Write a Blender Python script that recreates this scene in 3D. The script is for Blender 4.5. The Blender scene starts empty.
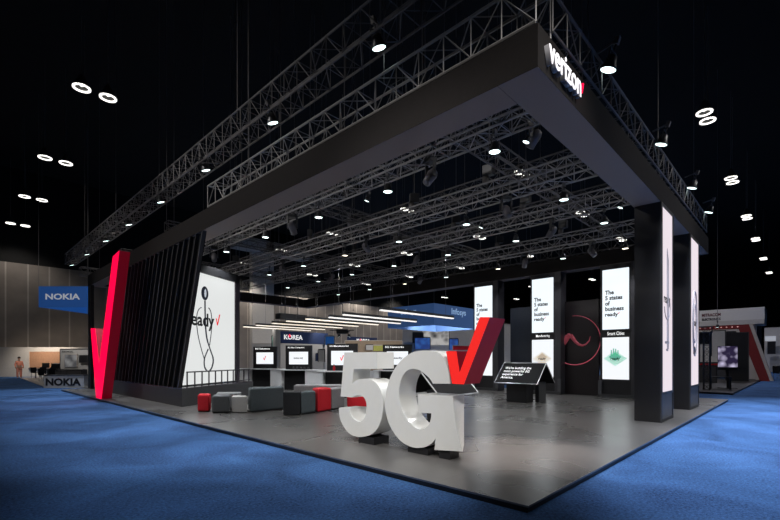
import bpy, math, random
from mathutils import Vector, Matrix
R = math.radians
random.seed(7)
S = bpy.context.scene
COL = S.collection
# ------------------------------------------------------------------ materials
def new_mat(name):
    m = bpy.data.materials.new(name); m.use_nodes = True
    nt = m.node_tree
    return m, nt, nt.nodes['Principled BSDF']
def pm(name, col, rough=.5, metal=0., emit=None, es=0., var=.0, scale=6., coat=0., spec=.5):
    m, nt, b = new_mat(name)
    b.inputs['Roughness'].default_value = rough
    b.inputs['Metallic'].default_value = metal
    b.inputs['Coat Weight'].default_value = coat
    b.inputs['Specular IOR Level'].default_value = spec
    c = (*col, 1)
    b.inputs['Base Color'].default_value = c
    if var:
        tc = nt.nodes.new('ShaderNodeTexCoord'); n = nt.nodes.new('ShaderNodeTexNoise')
        n.inputs['Scale'].default_value = scale; n.inputs['Detail'].default_value = 6
        r = nt.nodes.new('ShaderNodeMapRange')
        r.inputs['To Min'].default_value = 1 - var; r.inputs['To Max'].default_value = 1 + var
        r.inputs['From Min'].default_value = .3; r.inputs['From Max'].default_value = .7
        mx = nt.nodes.new('ShaderNodeVectorMath'); mx.operation = 'SCALE'
        mx.inputs[0].default_value = col
        nt.links.new(tc.outputs['Object'], n.inputs['Vector'])
        nt.links.new(n.outputs['Fac'], r.inputs['Value'])
        nt.links.new(r.outputs['Result'], mx.inputs['Scale'])
        nt.links.new(mx.outputs['Vector'], b.inputs['Base Color'])
    if emit:
        b.inputs['Emission Color'].default_value = (*emit, 1)
        b.inputs['Emission Strength'].default_value = es
    return m
M = {}
M['black'] = pm('black_laminate', (.012, .012, .014), .45, var=.2)
M['fascia'] = pm('charcoal_fascia', (.024, .021, .0205), .9, spec=.15, var=.08, scale=20)
M['soffit'] = pm('soffit_lightened', (.25, .20, .185), .7)  # underside coloured lighter than the fascia, standing in for floor bounce
M['column'] = pm('column_black', (.015, .014, .017), .5, var=.15, scale=30)
M['charcoal'] = pm('charcoal', (.045, .045, .048), .5, var=.1)
M['steel'] = pm('brushed_steel', (.16, .16, .165), .6, .3, var=.05)
M['truss'] = pm('truss_aluminium', (.38, .365, .36), .5, .2, var=.12, scale=3)
M['truss_dark'] = pm('truss_dark', (.16, .15, .15), .55, .2, var=.2, scale=3)
M['lampbody'] = pm('lamp_body', (.05, .05, .055), .4, .3)
M['lampshade'] = pm('lamp_shade', (.06, .06, .06), .6, .0)
M['lens'] = pm('lens_cool', (.8, .9, .9), .3, emit=(.80, 1, .97), es=3)
M['lens_warm'] = pm('lens_warm', (.9, .85, .7), .3, emit=(1, .88, .7), es=3)
M['ring'] = pm('ring_glow', (.9, .9, .85), .3, emit=(1, .97, .9), es=2)
M['white'] = pm('white_paint', (.72, .72, .70), .35, coat=.3, var=.015)
M['counter'] = pm('counter_white', (.8, .8, .82), .4, var=.02)
M['red'] = pm('red_gloss', (.72, .012, .018), .35, coat=.3)
M['redfab'] = pm('red_fabric', (.62, .008, .02), .8, var=.08, scale=40)
M['slate'] = pm('slate_fabric', (.085, .105, .115), .85, var=.12, scale=40)
M['dgrey'] = pm('dark_grey_fabric', (.10, .105, .11), .85, var=.12, scale=40)
M['mgrey'] = pm('mid_grey_fabric', (.24, .24, .25), .85, var=.08, scale=40)
M['lgrey'] = pm('light_grey_fabric', (.50, .49, .48), .85, var=.06, scale=40)
M['blkfab'] = pm('black_fabric', (.012, .013, .017), .8, var=.2, scale=40)
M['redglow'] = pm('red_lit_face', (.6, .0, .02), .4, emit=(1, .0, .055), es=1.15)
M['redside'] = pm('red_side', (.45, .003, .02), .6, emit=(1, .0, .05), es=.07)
M['tickshade'] = pm('tick_shaded_side', (.30, .012, .03), .5, spec=.25)  # dark maroon puts the shade of the tick's sides into the colour
M['tickglow'] = pm('tick_glow_face', (.72, .015, .015), .4, emit=(1, .03, .02), es=.45)  # glow added to the glossy red face to brighten it
M['screen'] = pm('screen_white', (.05, .05, .05), .3, emit=(.93, .96, 1), es=1.0)
M['screenb'] = pm('screen_bright', (.05, .05, .05), .3, emit=(.86, .94, 1), es=1.1)
M['screenp'] = pm('screen_pinkish', (.02, .02, .02), .5, emit=(.96, .85, .92), es=.88)
M['ledwall'] = pm('led_wall', (.05, .05, .05), .4, emit=(.86, .88, .87), es=.86)
M['ink'] = pm('ink_black', (.01, .01, .012), .5)
M['inkgrey'] = pm('ink_grey', (.16, .165, .18), .5)
M['inkpale'] = pm('ink_pale', (.45, .42, .46), .5)
M['inkred'] = pm('ink_red', (.7, .02, .02), .5, emit=(1, .03, .04), es=.55)
M['steth'] = pm('steth_black', (.02, .025, .05), .4)
M['letterlit'] = pm('letter_lit', (.8, .8, .8), .4, emit=(1, .96, 1), es=1.1)
M['letterred'] = pm('letter_red', (.8, .0, .03), .4, emit=(1, .0, .05), es=1.5)
M['lettercan'] = pm('letter_can', (.45, .44, .47), .5)
M['matteblack'] = pm('matte_black', (.010, .010, .011), .7, spec=.2)
M['caption'] = pm('caption_white', (.8, .8, .8), .4, emit=(1, 1, 1), es=.75)
M['navy'] = pm('navy_panel', (.010, .016, .032), .5, var=.1)
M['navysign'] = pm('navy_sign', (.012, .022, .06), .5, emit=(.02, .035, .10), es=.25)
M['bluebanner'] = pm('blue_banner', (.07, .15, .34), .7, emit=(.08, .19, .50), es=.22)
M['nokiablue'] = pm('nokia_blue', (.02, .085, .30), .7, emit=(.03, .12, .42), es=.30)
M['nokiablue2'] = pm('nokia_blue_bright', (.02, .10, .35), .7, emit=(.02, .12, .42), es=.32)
M['silvertext'] = pm('silver_text', (.6, .62, .66), .5, emit=(.7, .74, .8), es=.32)
M['palebluetext'] = pm('pale_blue_text', (.4, .6, .8), .5, emit=(.4, .62, .95), es=.45)
M['pendant'] = pm('pendant_warm', (.8, .8, .8), .4, emit=(1, .86, .68), es=1.0)
M['pendant2'] = pm('pendant_cool', (.8, .8, .8), .4, emit=(1, .96, .92), es=1.0)
M['woodlit'] = pm('wood_panel', (.36, .20, .12), .6, var=.1)
M['white2'] = pm('booth_white', (.55, .54, .52), .6, var=.04)
M['tan'] = pm('tan_panel', (.38, .29, .20), .7, var=.1)
M['skin'] = pm('skin', (.35, .20, .14), .6)
M['hair'] = pm('hair', (.02, .015, .012), .7)
M['salmon'] = pm('salmon_cloth', (.80, .30, .20), .85, var=.1, scale=15)
M['mint'] = pm('mint', (.2, .6, .45), .5, emit=(.15, .6, .42), es=.45)
M['mintpale'] = pm('mint_pale', (.5, .8, .7), .5, emit=(.50, .84, .70), es=.7)
M['beige'] = pm('icon_beige', (.6, .5, .4), .5, emit=(.6, .5, .38), es=.6)
M['beigepale'] = pm('icon_beige_pale', (.7, .6, .5), .5, emit=(.78, .72, .62), es=.75)
M['ringred'] = pm('ring_red', (.4, .05, .08), .5, emit=(.75, .14, .2), es=.3)
M['ringdim'] = pm('ring_red_dim', (.2, .03, .05), .5, emit=(.5, .09, .12), es=.22)
M['redbeam'] = pm('red_beam', (.22, .02, .02), .5, var=.1)
M['cream'] = pm('cream', (.55, .50, .45), .6)
M['yellowpic'] = pm('yellow_picture', (.5, .5, .1), .6, var=.5, scale=30)
M['greenp'] = pm('green_panel', (.02, .22, .16), .5, var=.3)
M['ceil'] = pm('ceiling_black', (.0016, .0015, .0015), .9)
M['purplepic'] = None
# floor of the booth platform: satin grey vinyl slabs
def floor_mat():
    m, nt, b = new_mat('grey_slab_floor'); N = nt.nodes; L = nt.links
    tc = N.new('ShaderNodeTexCoord')
    n1 = N.new('ShaderNodeTexNoise'); n1.inputs['Scale'].default_value = .5; n1.inputs['Detail'].default_value = 2; n1.inputs['Distortion'].default_value = .6
    n2 = N.new('ShaderNodeTexNoise'); n2.inputs['Scale'].default_value = 14; n2.inputs['Detail'].default_value = 8
    br = N.new('ShaderNodeTexBrick'); br.inputs['Scale'].default_value = 1
    br.inputs['Brick Width'].default_value = 1.2; br.inputs['Row Height'].default_value = 1.2
    br.inputs['Mortar Size'].default_value = .004; br.offset = 0
    br.inputs['Color1'].default_value = (1, 1, 1, 1); br.inputs['Color2'].default_value = (.88, .88, .88, 1); br.inputs['Mortar'].default_value = (.6, .6, .6, 1)
    for n in (n1, n2, br): L.new(tc.outputs['Object'], n.inputs['Vector'])
    cr = N.new('ShaderNodeValToRGB'); cr.color_ramp.elements[0].position = .2; cr.color_ramp.elements[0].color = (.078, .079, .077, 1)
    cr.color_ramp.elements[1].position = .8; cr.color_ramp.elements[1].color = (.125, .114, .11, 1)
    mixf = N.new('ShaderNodeMath'); mixf.operation = 'MULTIPLY_ADD'; mixf.inputs[1].default_value = .25; 
    L.new(n2.outputs['Fac'], mixf.inputs[0]); 
    sub = N.new('ShaderNodeMath'); sub.operation = 'MULTIPLY_ADD'; sub.inputs[1].default_value = .75
    L.new(n1.outputs['Fac'], sub.inputs[0]); sub.inputs[2].default_value = 0
    L.new(sub.outputs[0], mixf.inputs[2]); L.new(mixf.outputs[0], cr.inputs['Fac'])
    mx = N.new('ShaderNodeMix'); mx.data_type = 'RGBA'; mx.blend_type = 'MULTIPLY'; mx.inputs['Factor'].default_value = 1
    L.new(cr.outputs['Color'], mx.inputs[6]); L.new(br.outputs['Color'], mx.inputs[7])
    L.new(mx.outputs[2], b.inputs['Base Color'])
    rr = N.new('ShaderNodeMapRange'); rr.inputs['To Min'].default_value = .25; rr.inputs['To Max'].default_value = .33; rr.inputs['From Min'].default_value = .3; rr.inputs['From Max'].default_value = .7; b.inputs['Specular IOR Level'].default_value = .7
    L.new(n1.outputs['Fac'], rr.inputs['Value']); L.new(rr.outputs['Result'], b.inputs['Roughness'])
    bp = N.new('ShaderNodeBump'); bp.inputs['Strength'].default_value = .008; bp.inputs['Distance'].default_value = .01
    L.new(n2.outputs['Fac'], bp.inputs['Height']); L.new(bp.outputs['Normal'], b.inputs['Normal'])
    return m
def carpet_mat():
    m, nt, b = new_mat('blue_carpet'); N = nt.nodes; L = nt.links
    tc = N.new('ShaderNodeTexCoord')
    n1 = N.new('ShaderNodeTexNoise'); n1.inputs['Scale'].default_value = 30; n1.inputs['Detail'].default_value = 8; n1.inputs['Roughness'].default_value = .75
    n2 = N.new('ShaderNodeTexNoise'); n2.inputs['Scale'].default_value = .7; n2.inputs['Detail'].default_value = 7; n2.inputs['Distortion'].default_value = 1.0
    for n in (n1, n2): L.new(tc.outputs['Object'], n.inputs['Vector'])
    a = N.new('ShaderNodeMath'); a.operation = 'MULTIPLY_ADD'; a.inputs[1].default_value = .7
    c = N.new('ShaderNodeMath'); c.operation = 'MULTIPLY'; c.inputs[1].default_value = .3
    L.new(n1.outputs['Fac'], a.inputs[0]); L.new(n2.outputs['Fac'], c.inputs[0]); L.new(c.outputs[0], a.inputs[2])
    cr = N.new('ShaderNodeValToRGB'); e = cr.color_ramp.elements
    e[0].position = .38; e[0].color = (.010, .026, .075, 1); e[1].position = .66; e[1].color = (.072, .178, .42, 1)
    L.new(a.outputs[0], cr.inputs['Fac']); L.new(cr.outputs['Color'], b.inputs['Base Color'])
    b.inputs['Roughness'].default_value = .95; b.inputs['Specular IOR Level'].default_value = .15
    bp = N.new('ShaderNodeBump'); bp.inputs['Strength'].default_value = .6; bp.inputs['Distance'].default_value = .01
    L.new(n1.outputs['Fac'], bp.inputs['Height']); L.new(bp.outputs['Normal'], b.inputs['Normal'])
    return m
def hallwall_mat():
    m, nt, b = new_mat('hall_panel_wall'); N = nt.nodes; L = nt.links
    tc = N.new('ShaderNodeTexCoord')
    br = N.new('ShaderNodeTexBrick'); br.offset = 0
    br.inputs['Scale'].default_value = 1; br.inputs['Brick Width'].default_value = 1.66; br.inputs['Row Height'].default_value = 30
    br.inputs['Mortar Size'].default_value = .07; br.inputs['Mortar Smooth'].default_value = .2
    br.inputs['Color1'].default_value = (.235, .205, .18, 1); br.inputs['Color2'].default_value = (.21, .185, .165, 1); br.inputs['Mortar'].default_value = (.40, .36, .32, 1)
    mp = N.new('ShaderNodeMapping'); mp.inputs['Location'].default_value = (-.15, 5, 0); mp.inputs['Rotation'].default_value = (R(-90), 0, 0)
    L.new(tc.outputs['Object'], mp.inputs['Vector']); L.new(mp.outputs['Vector'], br.inputs['Vector'])
    n = N.new('ShaderNodeTexNoise'); n.inputs['Scale'].default_value = .6; n.inputs['Detail'].default_value = 6
    L.new(tc.outputs['Object'], n.inputs['Vector'])
    mx = N.new('ShaderNodeMix'); mx.data_type = 'RGBA'; mx.blend_type = 'OVERLAY'; mx.inputs['Factor'].default_value = .35
    L.new(br.outputs['Color'], mx.inputs[6]); L.new(n.outputs['Fac'], mx.inputs[7]); L.new(mx.outputs[2], b.inputs['Base Color'])
    b.inputs['Roughness'].default_value = .85
    return m
def picture_mat(name, cols, scale, es=.8):
    m, nt, b = new_mat(name); N = nt.nodes; L = nt.links
    tc = N.new('ShaderNodeTexCoord'); v = N.new('ShaderNodeTexVoronoi'); v.inputs['Scale'].default_value = scale
    n = N.new('ShaderNodeTexNoise'); n.inputs['Scale'].default_value = scale * .8
    L.new(tc.outputs['Object'], n.inputs['Vector']); L.new(tc.outputs['Object'], v.inputs['Vector'])
    ad = N.new('ShaderNodeMath'); ad.operation = 'MULTIPLY'; L.new(v.outputs['Distance'], ad.inputs[0]); L.new(n.outputs['Fac'], ad.inputs[1])
    cr = N.new('ShaderNodeValToRGB'); e = cr.color_ramp.elements
    e[0].position = .05; e[0].color = (*cols[0], 1); e[1].position = .35; e[1].color = (*cols[1], 1)
    L.new(ad.outputs[0], cr.inputs['Fac']); L.new(cr.outputs['Color'], b.inputs['Emission Color']); b.inputs['Emission Strength'].default_value = es
    b.inputs['Base Color'].default_value = (.02, .02, .02, 1)
    return m
M['floor'] = floor_mat(); M['carpet'] = carpet_mat(); M['hallwall'] = hallwall_mat()
M['purplepic'] = picture_mat('purple_flower_picture', ((.75, .68, .95), (.03, .02, .06)), 3.2, .7)
M['poster'] = picture_mat('machine_poster', ((.55, .55, .55), (.15, .15, .16)), 2.2, .35)
M['bwgraphic'] = picture_mat('black_white_graphic', ((.02, .02, .02), (.8, .78, .76)), 2.0, .5)
M['bluescreen'] = picture_mat('blue_screen_picture', ((.03, .12, .42), (.02, .05, .22)), 3, .8)

# ------------------------------------------------------------------ mesh helpers
class MB:
    def __init__(s): s.v = []; s.f = []
    def _add(s, vs, fs):
        o = len(s.v); s.v += [tuple(p) for p in vs]; s.f += [tuple(o + i for i in f) for f in fs]; return s
    def box(s, a, b):
        (x0, y0, z0), (x1, y1, z1) = a, b
        x0, x1 = sorted((x0, x1)); y0, y1 = sorted((y0, y1)); z0, z1 = sorted((z0, z1))
        return s._add([(x0,y0,z0),(x1,y0,z0),(x1,y1,z0),(x0,y1,z0),(x0,y0,z1),(x1,y0,z1),(x1,y1,z1),(x0,y1,z1)],
            [(0,3,2,1),(4,5,6,7),(0,1,5,4),(1,2,6,5),(2,3,7,6),(3,0,4,7)])
    def prism(s, pts, off):
        """planar polygon (3D points) extruded by vector off"""
        n = len(pts); off = Vector(off); P = [Vector(p) for p in pts]; Q = [p + off for p in P]
        nrm = Vector((0, 0, 0))
        for i in range(n): nrm += P[i].cross(P[(i+1) % n])
        if nrm.dot(off) > 0: P, Q = P[::-1], Q[::-1]
        return s._add(P + Q, [tuple(range(n)), tuple(range(2*n-1, n-1, -1))] + [(i, i+n, (i+1) % n + n, (i+1) % n) for i in range(n)])
    def rod(s, p, q, r, n=6, r2=None, caps=True):
        p, q = Vector(p), Vector(q); d = (q - p).normalized(); r2 = r if r2 is None else r2
        a = d.cross(Vector((0,0,1)) if abs(d.z) < .9 else Vector((1,0,0))).normalized(); b = d.cross(a)
        vs = [p + (a*math.cos(t) + b*math.sin(t))*r for t in [2*math.pi*i/n for i in range(n)]]
        vs += [q + (a*math.cos(t) + b*math.sin(t))*r2 for t in [2*math.pi*i/n for i in range(n)]]
        fs = [(i, (i+1) % n, (i+1) % n + n, i+n) for i in range(n)]
        if caps: fs += [tuple(range(n-1, -1, -1)), tuple(range(n, 2*n))]
        return s._add(vs, fs)
    def path(s, pts, r, n=6):
        for a, b in zip(pts, pts[1:]): s.rod(a, b, r, n)
        return s
    def lathe(s, prof, n=16, c=(0,0,0), caps=True):
        cx, cy, cz = c; vs = []; fs = []; m = len(prof)
        for i in range(n):
            t = 2*math.pi*i/n
            vs += [(cx+r*math.cos(t), cy+r*math.sin(t), cz+z) for r, z in prof]
        for i in range(n):
            j = (i+1) % n
            fs += [(i*m+k, j*m+k, j*m+k+1, i*m+k+1) for k in range(m-1)]
        if caps and prof[0][0] > 1e-6: fs.append(tuple(i*m for i in range(n))[::-1])
        if caps and prof[-1][0] > 1e-6: fs.append(tuple(i*m+m-1 for i in range(n)))
        return s._add(vs, fs)
    def build(s, name, mat, parent=None, bevel=0, smooth=False, xf=None):
        me = bpy.data.meshes.new(name)
        vs = s.v if xf is None else [tuple(xf @ Vector(p)) for p in s.v]
        inv = parent['_inv'] if parent is not None and '_inv' in parent else None
        me.from_pydata(vs, [], s.f); me.update()
        if smooth:
            me.polygons.foreach_set('use_smooth', [True]*len(me.polygons))
        me.materials.append(mat)
        o = bpy.data.objects.new(name, me); COL.objects.link(o)
        if parent is not None: o.parent = parent
        if bevel:
            bm = o.modifiers.new('bevel', 'BEVEL'); bm.width = bevel; bm.segments = 4; bm.limit_method = 'ANGLE'
            me.polygons.foreach_set('use_smooth', [True]*len(me.polygons))
            o.modifiers.new('wn', 'WEIGHTED_NORMAL')
        return o
def tag(o, label, cat, group=None):
    o['label'] = label; o['category'] = cat
    if group: o['group'] = group
    return o
def thing(name, label, cat, loc=(0,0,0), rz=0, group=None):
    o = bpy.data.objects.new(name, None); COL.objects.link(o)
    o.location = loc; o.rotation_euler = (0, 0, rz); o.empty_display_size = .2
    return tag(o, label, cat, group)
def struct(o): o['kind'] = 'structure'; return o
def copy_tree(o, parent=None):
    c = o.copy(); COL.objects.link(c)
    if parent is not None: c.parent = parent
    for ch in list(o.children): copy_tree(ch, c)
    return c
def text(s, mat, parent, origin, xd, w, h=None, up=(0,0,1), name='lettering', depth=.004, bold=.0, centre=False, lines=1, align='LEFT'):
    """font lettering as a mesh: width w along xd, total height h along up, origin = lower left corner"""
    cu = bpy.data.curves.new('t', 'FONT'); cu.body = s; cu.size = 1; cu.offset = bold; cu.extrude = .5; cu.resolution_u = 3; cu.space_line = .95
    cu.align_x = align
    t = bpy.data.objects.new('t', cu); COL.objects.link(t)
    dg = bpy.context.evaluated_depsgraph_get()
    me = bpy.data.meshes.new_from_object(t.evaluated_get(dg))
    bpy.data.objects.remove(t); bpy.data.curves.remove(cu)
    xs = [v.co.x for v in me.vertices]; ys = [v.co.y for v in me.vertices]
    x0, x1, y0, y1 = min(xs), max(xs), min(ys), max(ys)
    xd = Vector(xd).normalized(); up = Vector(up).normalized(); nd = xd.cross(up)
    kx = w/(x1-x0); ky = (h/(y1-y0)) if h else kx
    O = Vector(origin)
    if centre: O = O - xd*w/2 - up*(y1-y0)*ky/2
    for v in me.vertices:
        c = v.co.copy()
        v.co = O + xd*((c.x-x0)*kx) + up*((c.y-y0)*ky) + nd*(c.z*depth)
    me.name = name; me.materials.clear(); me.materials.append(mat)
    o = bpy.data.objects.new(name, me); COL.objects.link(o)
    if parent is not None: o.parent = parent
    return o
def catmull(pts, corners, k=4):
    n = len(pts); out = []
    for i in range(n):
        p1, p2 = pts[i], pts[(i+1) % n]
        out.append(p1)
        if i in corners and (i+1) % n in corners: continue
        p0 = pts[i-1] if i not in corners else p1
        p3 = pts[(i+2) % n] if (i+1) % n not in corners else p2
        for j in range(1, k):
            t = j/k
            out.append(tuple(.5*((2*b) + (-a+c)*t + (2*a-5*b+4*c-d)*t*t + (-a+3*b-3*c+d)*t**3) for a, b, c, d in zip(p0, p1, p2, p3)))
    return out
CHK = [(0,.62),(.16,.62),(.29,.22),(.62,1.0),(.82,1.0),(.37,0),(.22,0)]   # tick outline
def tick(mat, parent, O, xd, up, w, h, depth, name='tick_mark'):
    xd = Vector(xd).normalized(); up = Vector(up).normalized(); O = Vector(O); nd = xd.cross(up)
    pts = [O + xd*(a/.82*w) + up*(b*h) for a, b in CHK]
    return MB().prism(pts, nd*depth).build(name, mat, parent)
ORD = ['first','second','third','fourth','fifth','sixth','seventh','eighth','ninth','tenth','eleventh','twelfth']

# ------------------------------------------------------------------ setting
struct(MB()._add([(-45,-30,0),(110,-30,0),(110,53,0),(-45,53,0)], [(0,1,2,3)]).build('floor', M['carpet']))
struct(MB().box((-45,53,0), (110,53.4,10.9)).build('wall_back', M['hallwall']))
struct(MB().box((-45,53,10.9), (110,53.4,20)).build('wall_upper_dark', M['ceil']))  # upper wall coloured black where the hall light falls off
struct(MB().box((110,-30,0), (110.4,53.4,20)).build('wall_right', M['ceil']))
struct(MB().box((-45.4,-30,0), (-45,53.4,20)).build('wall_left', M['ceil']))
struct(MB().box((-45,-30.4,0), (110,-30,20)).build('wall_front', M['ceil']))
struct(MB().box((-45.4,-30.4,20), (110.4,53.4,20.3)).build('ceiling', M['ceil']))
struct(MB().box((25.3,52.2,0), (28.6,53,18)).build('trim_1', pm('pale_pier', (.55,.52,.48), .8, var=.05)))
struct(MB().box((22.5,51.0,16.3), (34,53,17.8)).build('trim_2', pm('pale_duct', (.5,.48,.45), .7, var=.05)))

plat = thing('booth_platform', 'long low grey slab platform with a black edge under the whole black booth', 'platform')
MB().box((0.0,0.0,.0), (16.35,24.9,.055)).build('edge_band', M['black'], plat)
MB().box((0,0,.055), (16.35,24.9,.08)).build('deck', M['floor'], plat)
MB().box((-.012,-.012,.058), (16.35,-.0005,.0798)).box((-.012,0,.058),(-.0005,24.9,.0798)).build('edge_trim', pm('edge_trim',(.25,.25,.26),.3,.6), plat)

# ------------------------------------------------------------------ canopy frame
YE = 24.6
can = thing('canopy_frame', 'huge charcoal rectangular canopy frame over the booth, raised high on columns', 'canopy', (0,0,0))
def beam(name, a, b):
    (x0,y0),(x1,y1) = a, b
    f = MB().box((x0,y0,5.352),(x1,y1,5.92)).build(name, M['fascia'], can)
    MB().box((x0+.003,y0+.003,5.35),(x1-.003,y1-.003,5.353)).build('soffit', M['soffit'], f)
beam('left_beam', (1.08,.97), (1.66,YE-.58))
beam('right_beam', (1.08,.39), (14.76,.97))
beam('rear_beam', (14.18,.97), (14.76,YE-.58))
beam('end_beam', (1.08,YE-.58), (14.76,YE))
MB().box((1.08,YE-.6,.08),(1.22,YE,5.35)).build('end_post', M['black'], can)
vs = thing('brand_sign', 'white lit channel letters reading verizon with red tick on canopy corner', 'sign', (1.3,.39,5.4))
def P0(o, *p): return tuple(Vector(p) - o.location)
text('verizon', M['lettercan'], vs, P0(vs,1.25,.35,5.475), (1,0,0), 1.10, .31, depth=.07, bold=.016, name='letter_cans')
text('verizon', M['letterlit'], vs, P0(vs,1.25,.312,5.475), (1,0,0), 1.10, .31, depth=.008, bold=.012)
tick(M['letterred'], vs, P0(vs,2.37,.385,5.57), (1,0,0), (0,0,1), .11, .17, .07)

# ------------------------------------------------------------------ columns under the right beam
def side_column(x0, x1, y1, label, art):
    t = thing('lightbox_column', label, 'column', ((x0+x1)/2, .6, .08))
    o = t.location
    def B(a, b, n, m): return MB().box(tuple(Vector(a)-o), tuple(Vector(b)-o)).build(n, m, t)
    B((x0,.405,.08), (x1,y1,5.35), 'body', M['column'])
    fr = MB()
    for a, b in [((x0,.37,.08),(x0+.12,.405,5.35)), ((x1-.07,.37,.08),(x1,.405,5.35)), ((x0+.12,.37,5.27),(x1-.07,.405,5.35)), ((x0+.12,.37,.08),(x1-.07,.405,.16)), ((x0+.12,.37,.74),(x1-.07,.405,.80))]:
        fr.box(tuple(Vector(a)-o), tuple(Vector(b)-o))
    fr.build('frame', M['charcoal'], t)
    B((x0+.12,.39,.16), (x1-.07,.405,.74), 'base_panel', M['steel'])
    s = B((x0+.12,.385,.80), (x1-.07,.405,5.27), 'light_panel', M['screenp'])
    cx = (x0+x1)/2 - o.x; y = .382 - o.y; z = 3.0 - o.z
    if art == 0:
        m = MB(); m.rod((cx,y,z-1.15),(cx,y,z+1.05),.035); m.rod((cx,y,z+1.05),(cx,y,z+1.35),.035,r2=.006)
        m.box((cx-.22,y-.004,z-1.02),(cx+.2,y+.004,z-.96)); m.box((cx-.1,y-.004,z-1.2),(cx+.1,y+.004,z-1.15))
        m.path([(cx+.3*math.cos(a),y,z-.12+.3*math.sin(a)) for a in [R(180+i*12) for i in range(24)]], .014)
        m.build('picture', M['inkpale'], s)
        text('ready', M['ink'], s, (cx-.38,y-.008,z-.1), (1,0,0), .66, .3, bold=.01)
    else:
        m = MB(); m.path([(cx+.35*math.cos(a),y,z-.3+1.0*math.sin(a)) for a in [R(i*12) for i in range(31)]], .03)
        m.path([(cx+.2*math.cos(a),y,z-.3+.6*math.sin(a)) for a in [R(i*15) for i in range(25)]], .02)
        m.build('picture', M['inkpale'], s)
        MB().lathe([(0,-.12),(.2,-.1),(.22,0),(.12,.12),(0,.14)], 12, (0,0,0)).build('picture_shoe', M['ink'], s, xf=Matrix.Translation((cx,y,z-1.15)) @ Matrix.Diagonal((1,.05,1,1)))
        text('ready', M['ink'], s, (cx-.33,y-.01,z-.45), (1,0,0), .66, .3, bold=.01)
    return t
side_column(7.64, 8.93, .95, 'tall black column nearer the platform corner with a narrow white light panel', 0)
side_column(11.25, 12.74, .95, 'tall black lightbox column behind the nearest one on the right edge', 1)

# ------------------------------------------------------------------ rear display columns (facing -x)
SM = [('screenb','inkgrey'),('screenb','inkgrey'),('screenb','ink')]
def rear_column(yc, label, cap, inkm, icon):
    t = thing('display_column', label, 'column', (14.5, yc, .08)); o = t.location
    def B(a, b, n, m, p=None):
        return MB().box(tuple(Vector(a)-o), tuple(Vector(b)-o)).build(n, m, p or t)
    ya, yb = yc-.475, yc+.475
    B((14.2,yc-.55,.08),(14.7,yc+.58,5.35),'body',M['column'])
    B((14.12,yc-.82,.08),(14.72,yc-.56,5.35),'side_post',pm('side_post',(.05,.048,.055),.4))
    B((14.08,yc-.84,.0801),(14.19,yc+.62,.2),'foot_rail',M['charcoal'])
    B((14.08,yc-.84,.2),(14.19,yc-.7,.75),'foot_post',pm('foot_grey',(.09,.09,.10),.4)); B((14.08,yc+.5,.2),(14.19,yc+.62,.75),'foot_post',pm('foot_grey2',(.09,.09,.10),.4))
    up = B((14.14,ya,2.77),(14.199,yb,5.14),'upper_screen',M['screenb'])
    lo = B((14.14,ya,.8),(14.199,yb,2.45),'lower_screen',M['screen'])
    # readers face +x, so words run towards -y
    xo = 14.135-o.x
    def Y(v): return v-o.y
    text('The\n5 states\nof\nbusiness', M[inkm], up, (xo, Y(yb-.1), 3.50-o.z), (0,-1,0), .68, .82, bold=.034)
    text('ready', M['ink'], up, (xo, Y(yb-.1), 3.24-o.z), (0,-1,0), .48, .2, bold=.03)
    tick(M['inkred'], up, (xo, Y(yb-.58), 3.36-o.z), (0,-1,0), (0,0,1), .06, .09, .004)
    text(cap, M['caption'], t, (14.19-o.x, Y(yc), 2.61-o.z), (0,-1,0), .62, .14, bold=.012, centre=True, name='caption')
    # isometric diamond icon
    c1, c2 = ('mintpale','mint') if icon == 0 else ('beigepale','beige')
    z = 1.62-o.z; y = Y(yc)
    MB().prism([(xo,y+.42,z),(xo,y,z-.30),(xo,y-.42,z),(xo,y,z+.30)], (-.003,0,0)).build('icon_tile', M[c1], lo)
    m = MB().prism([(xo-.004,y+.24,z+.06),(xo-.004,y,z-.1),(xo-.004,y-.24,z+.06),(xo-.004,y,z+.24)], (-.003,0,0))
    if icon == 0:
        for k in range(4): m.box((xo-.007,y+.12-k*.08,z+.1),(xo-.002,y+.16-k*.08,z+.42-abs(k-1.4)*.06))
    m.build('icon_city', M[c2], lo)
    text('ready', M['ink'], lo, (xo-.012, y, z-.02), (0,-1,0), .34, .13, bold=.014, centre=True)
    return t
rear_column(9.24, 'black display column with white screens directly behind the red tick of the sculpture', 'Healthcare', 'inkgrey', 1)
rear_column(6.25, 'black display column with a beige diamond icon on its lower screen', 'Manufacturing', 'inkgrey', 1)
rear_column(3.28, 'black display column with a mint green diamond icon on its lower screen', 'Smart Cities', 'ink', 0)
w = thing('graphic_wall', 'black wall panel with a glowing red ring and swirl between display columns', 'wall panel', (14.5,4.75,.08))
o = w.location
MB().box((.1,-.7,0),(.2,.83,4.0)).build('panel', pm('graphic_black',(.012,.008,.010),.4), w)
def ringpath(r, a0, a1, rad, rad2=None, cy=5.06, cz=2.4, n=28, ex=1.0):
    m = MB(); pts = []
    for i in range(n+1):
        a = R(a0+(a1-a0)*i/n); pts.append((.095, cy-o.y-r*ex*math.cos(a), cz-o.z+r*math.sin(a)))
    for i, (a, b) in enumerate(zip(pts, pts[1:])):
        t = i/n; rr = rad+(rad2-rad)*t if rad2 else rad
        m.rod(a, b, rr, 6)
    return m
ringpath(1.05, 95, -70, .007, .022, ex=1.0, cy=5.02).build('ring', M['ringred'], w)
ringpath(1.05, -70, -125, .022, .014, cy=5.02).build('ring_tail', M['ringred'], w)
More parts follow.
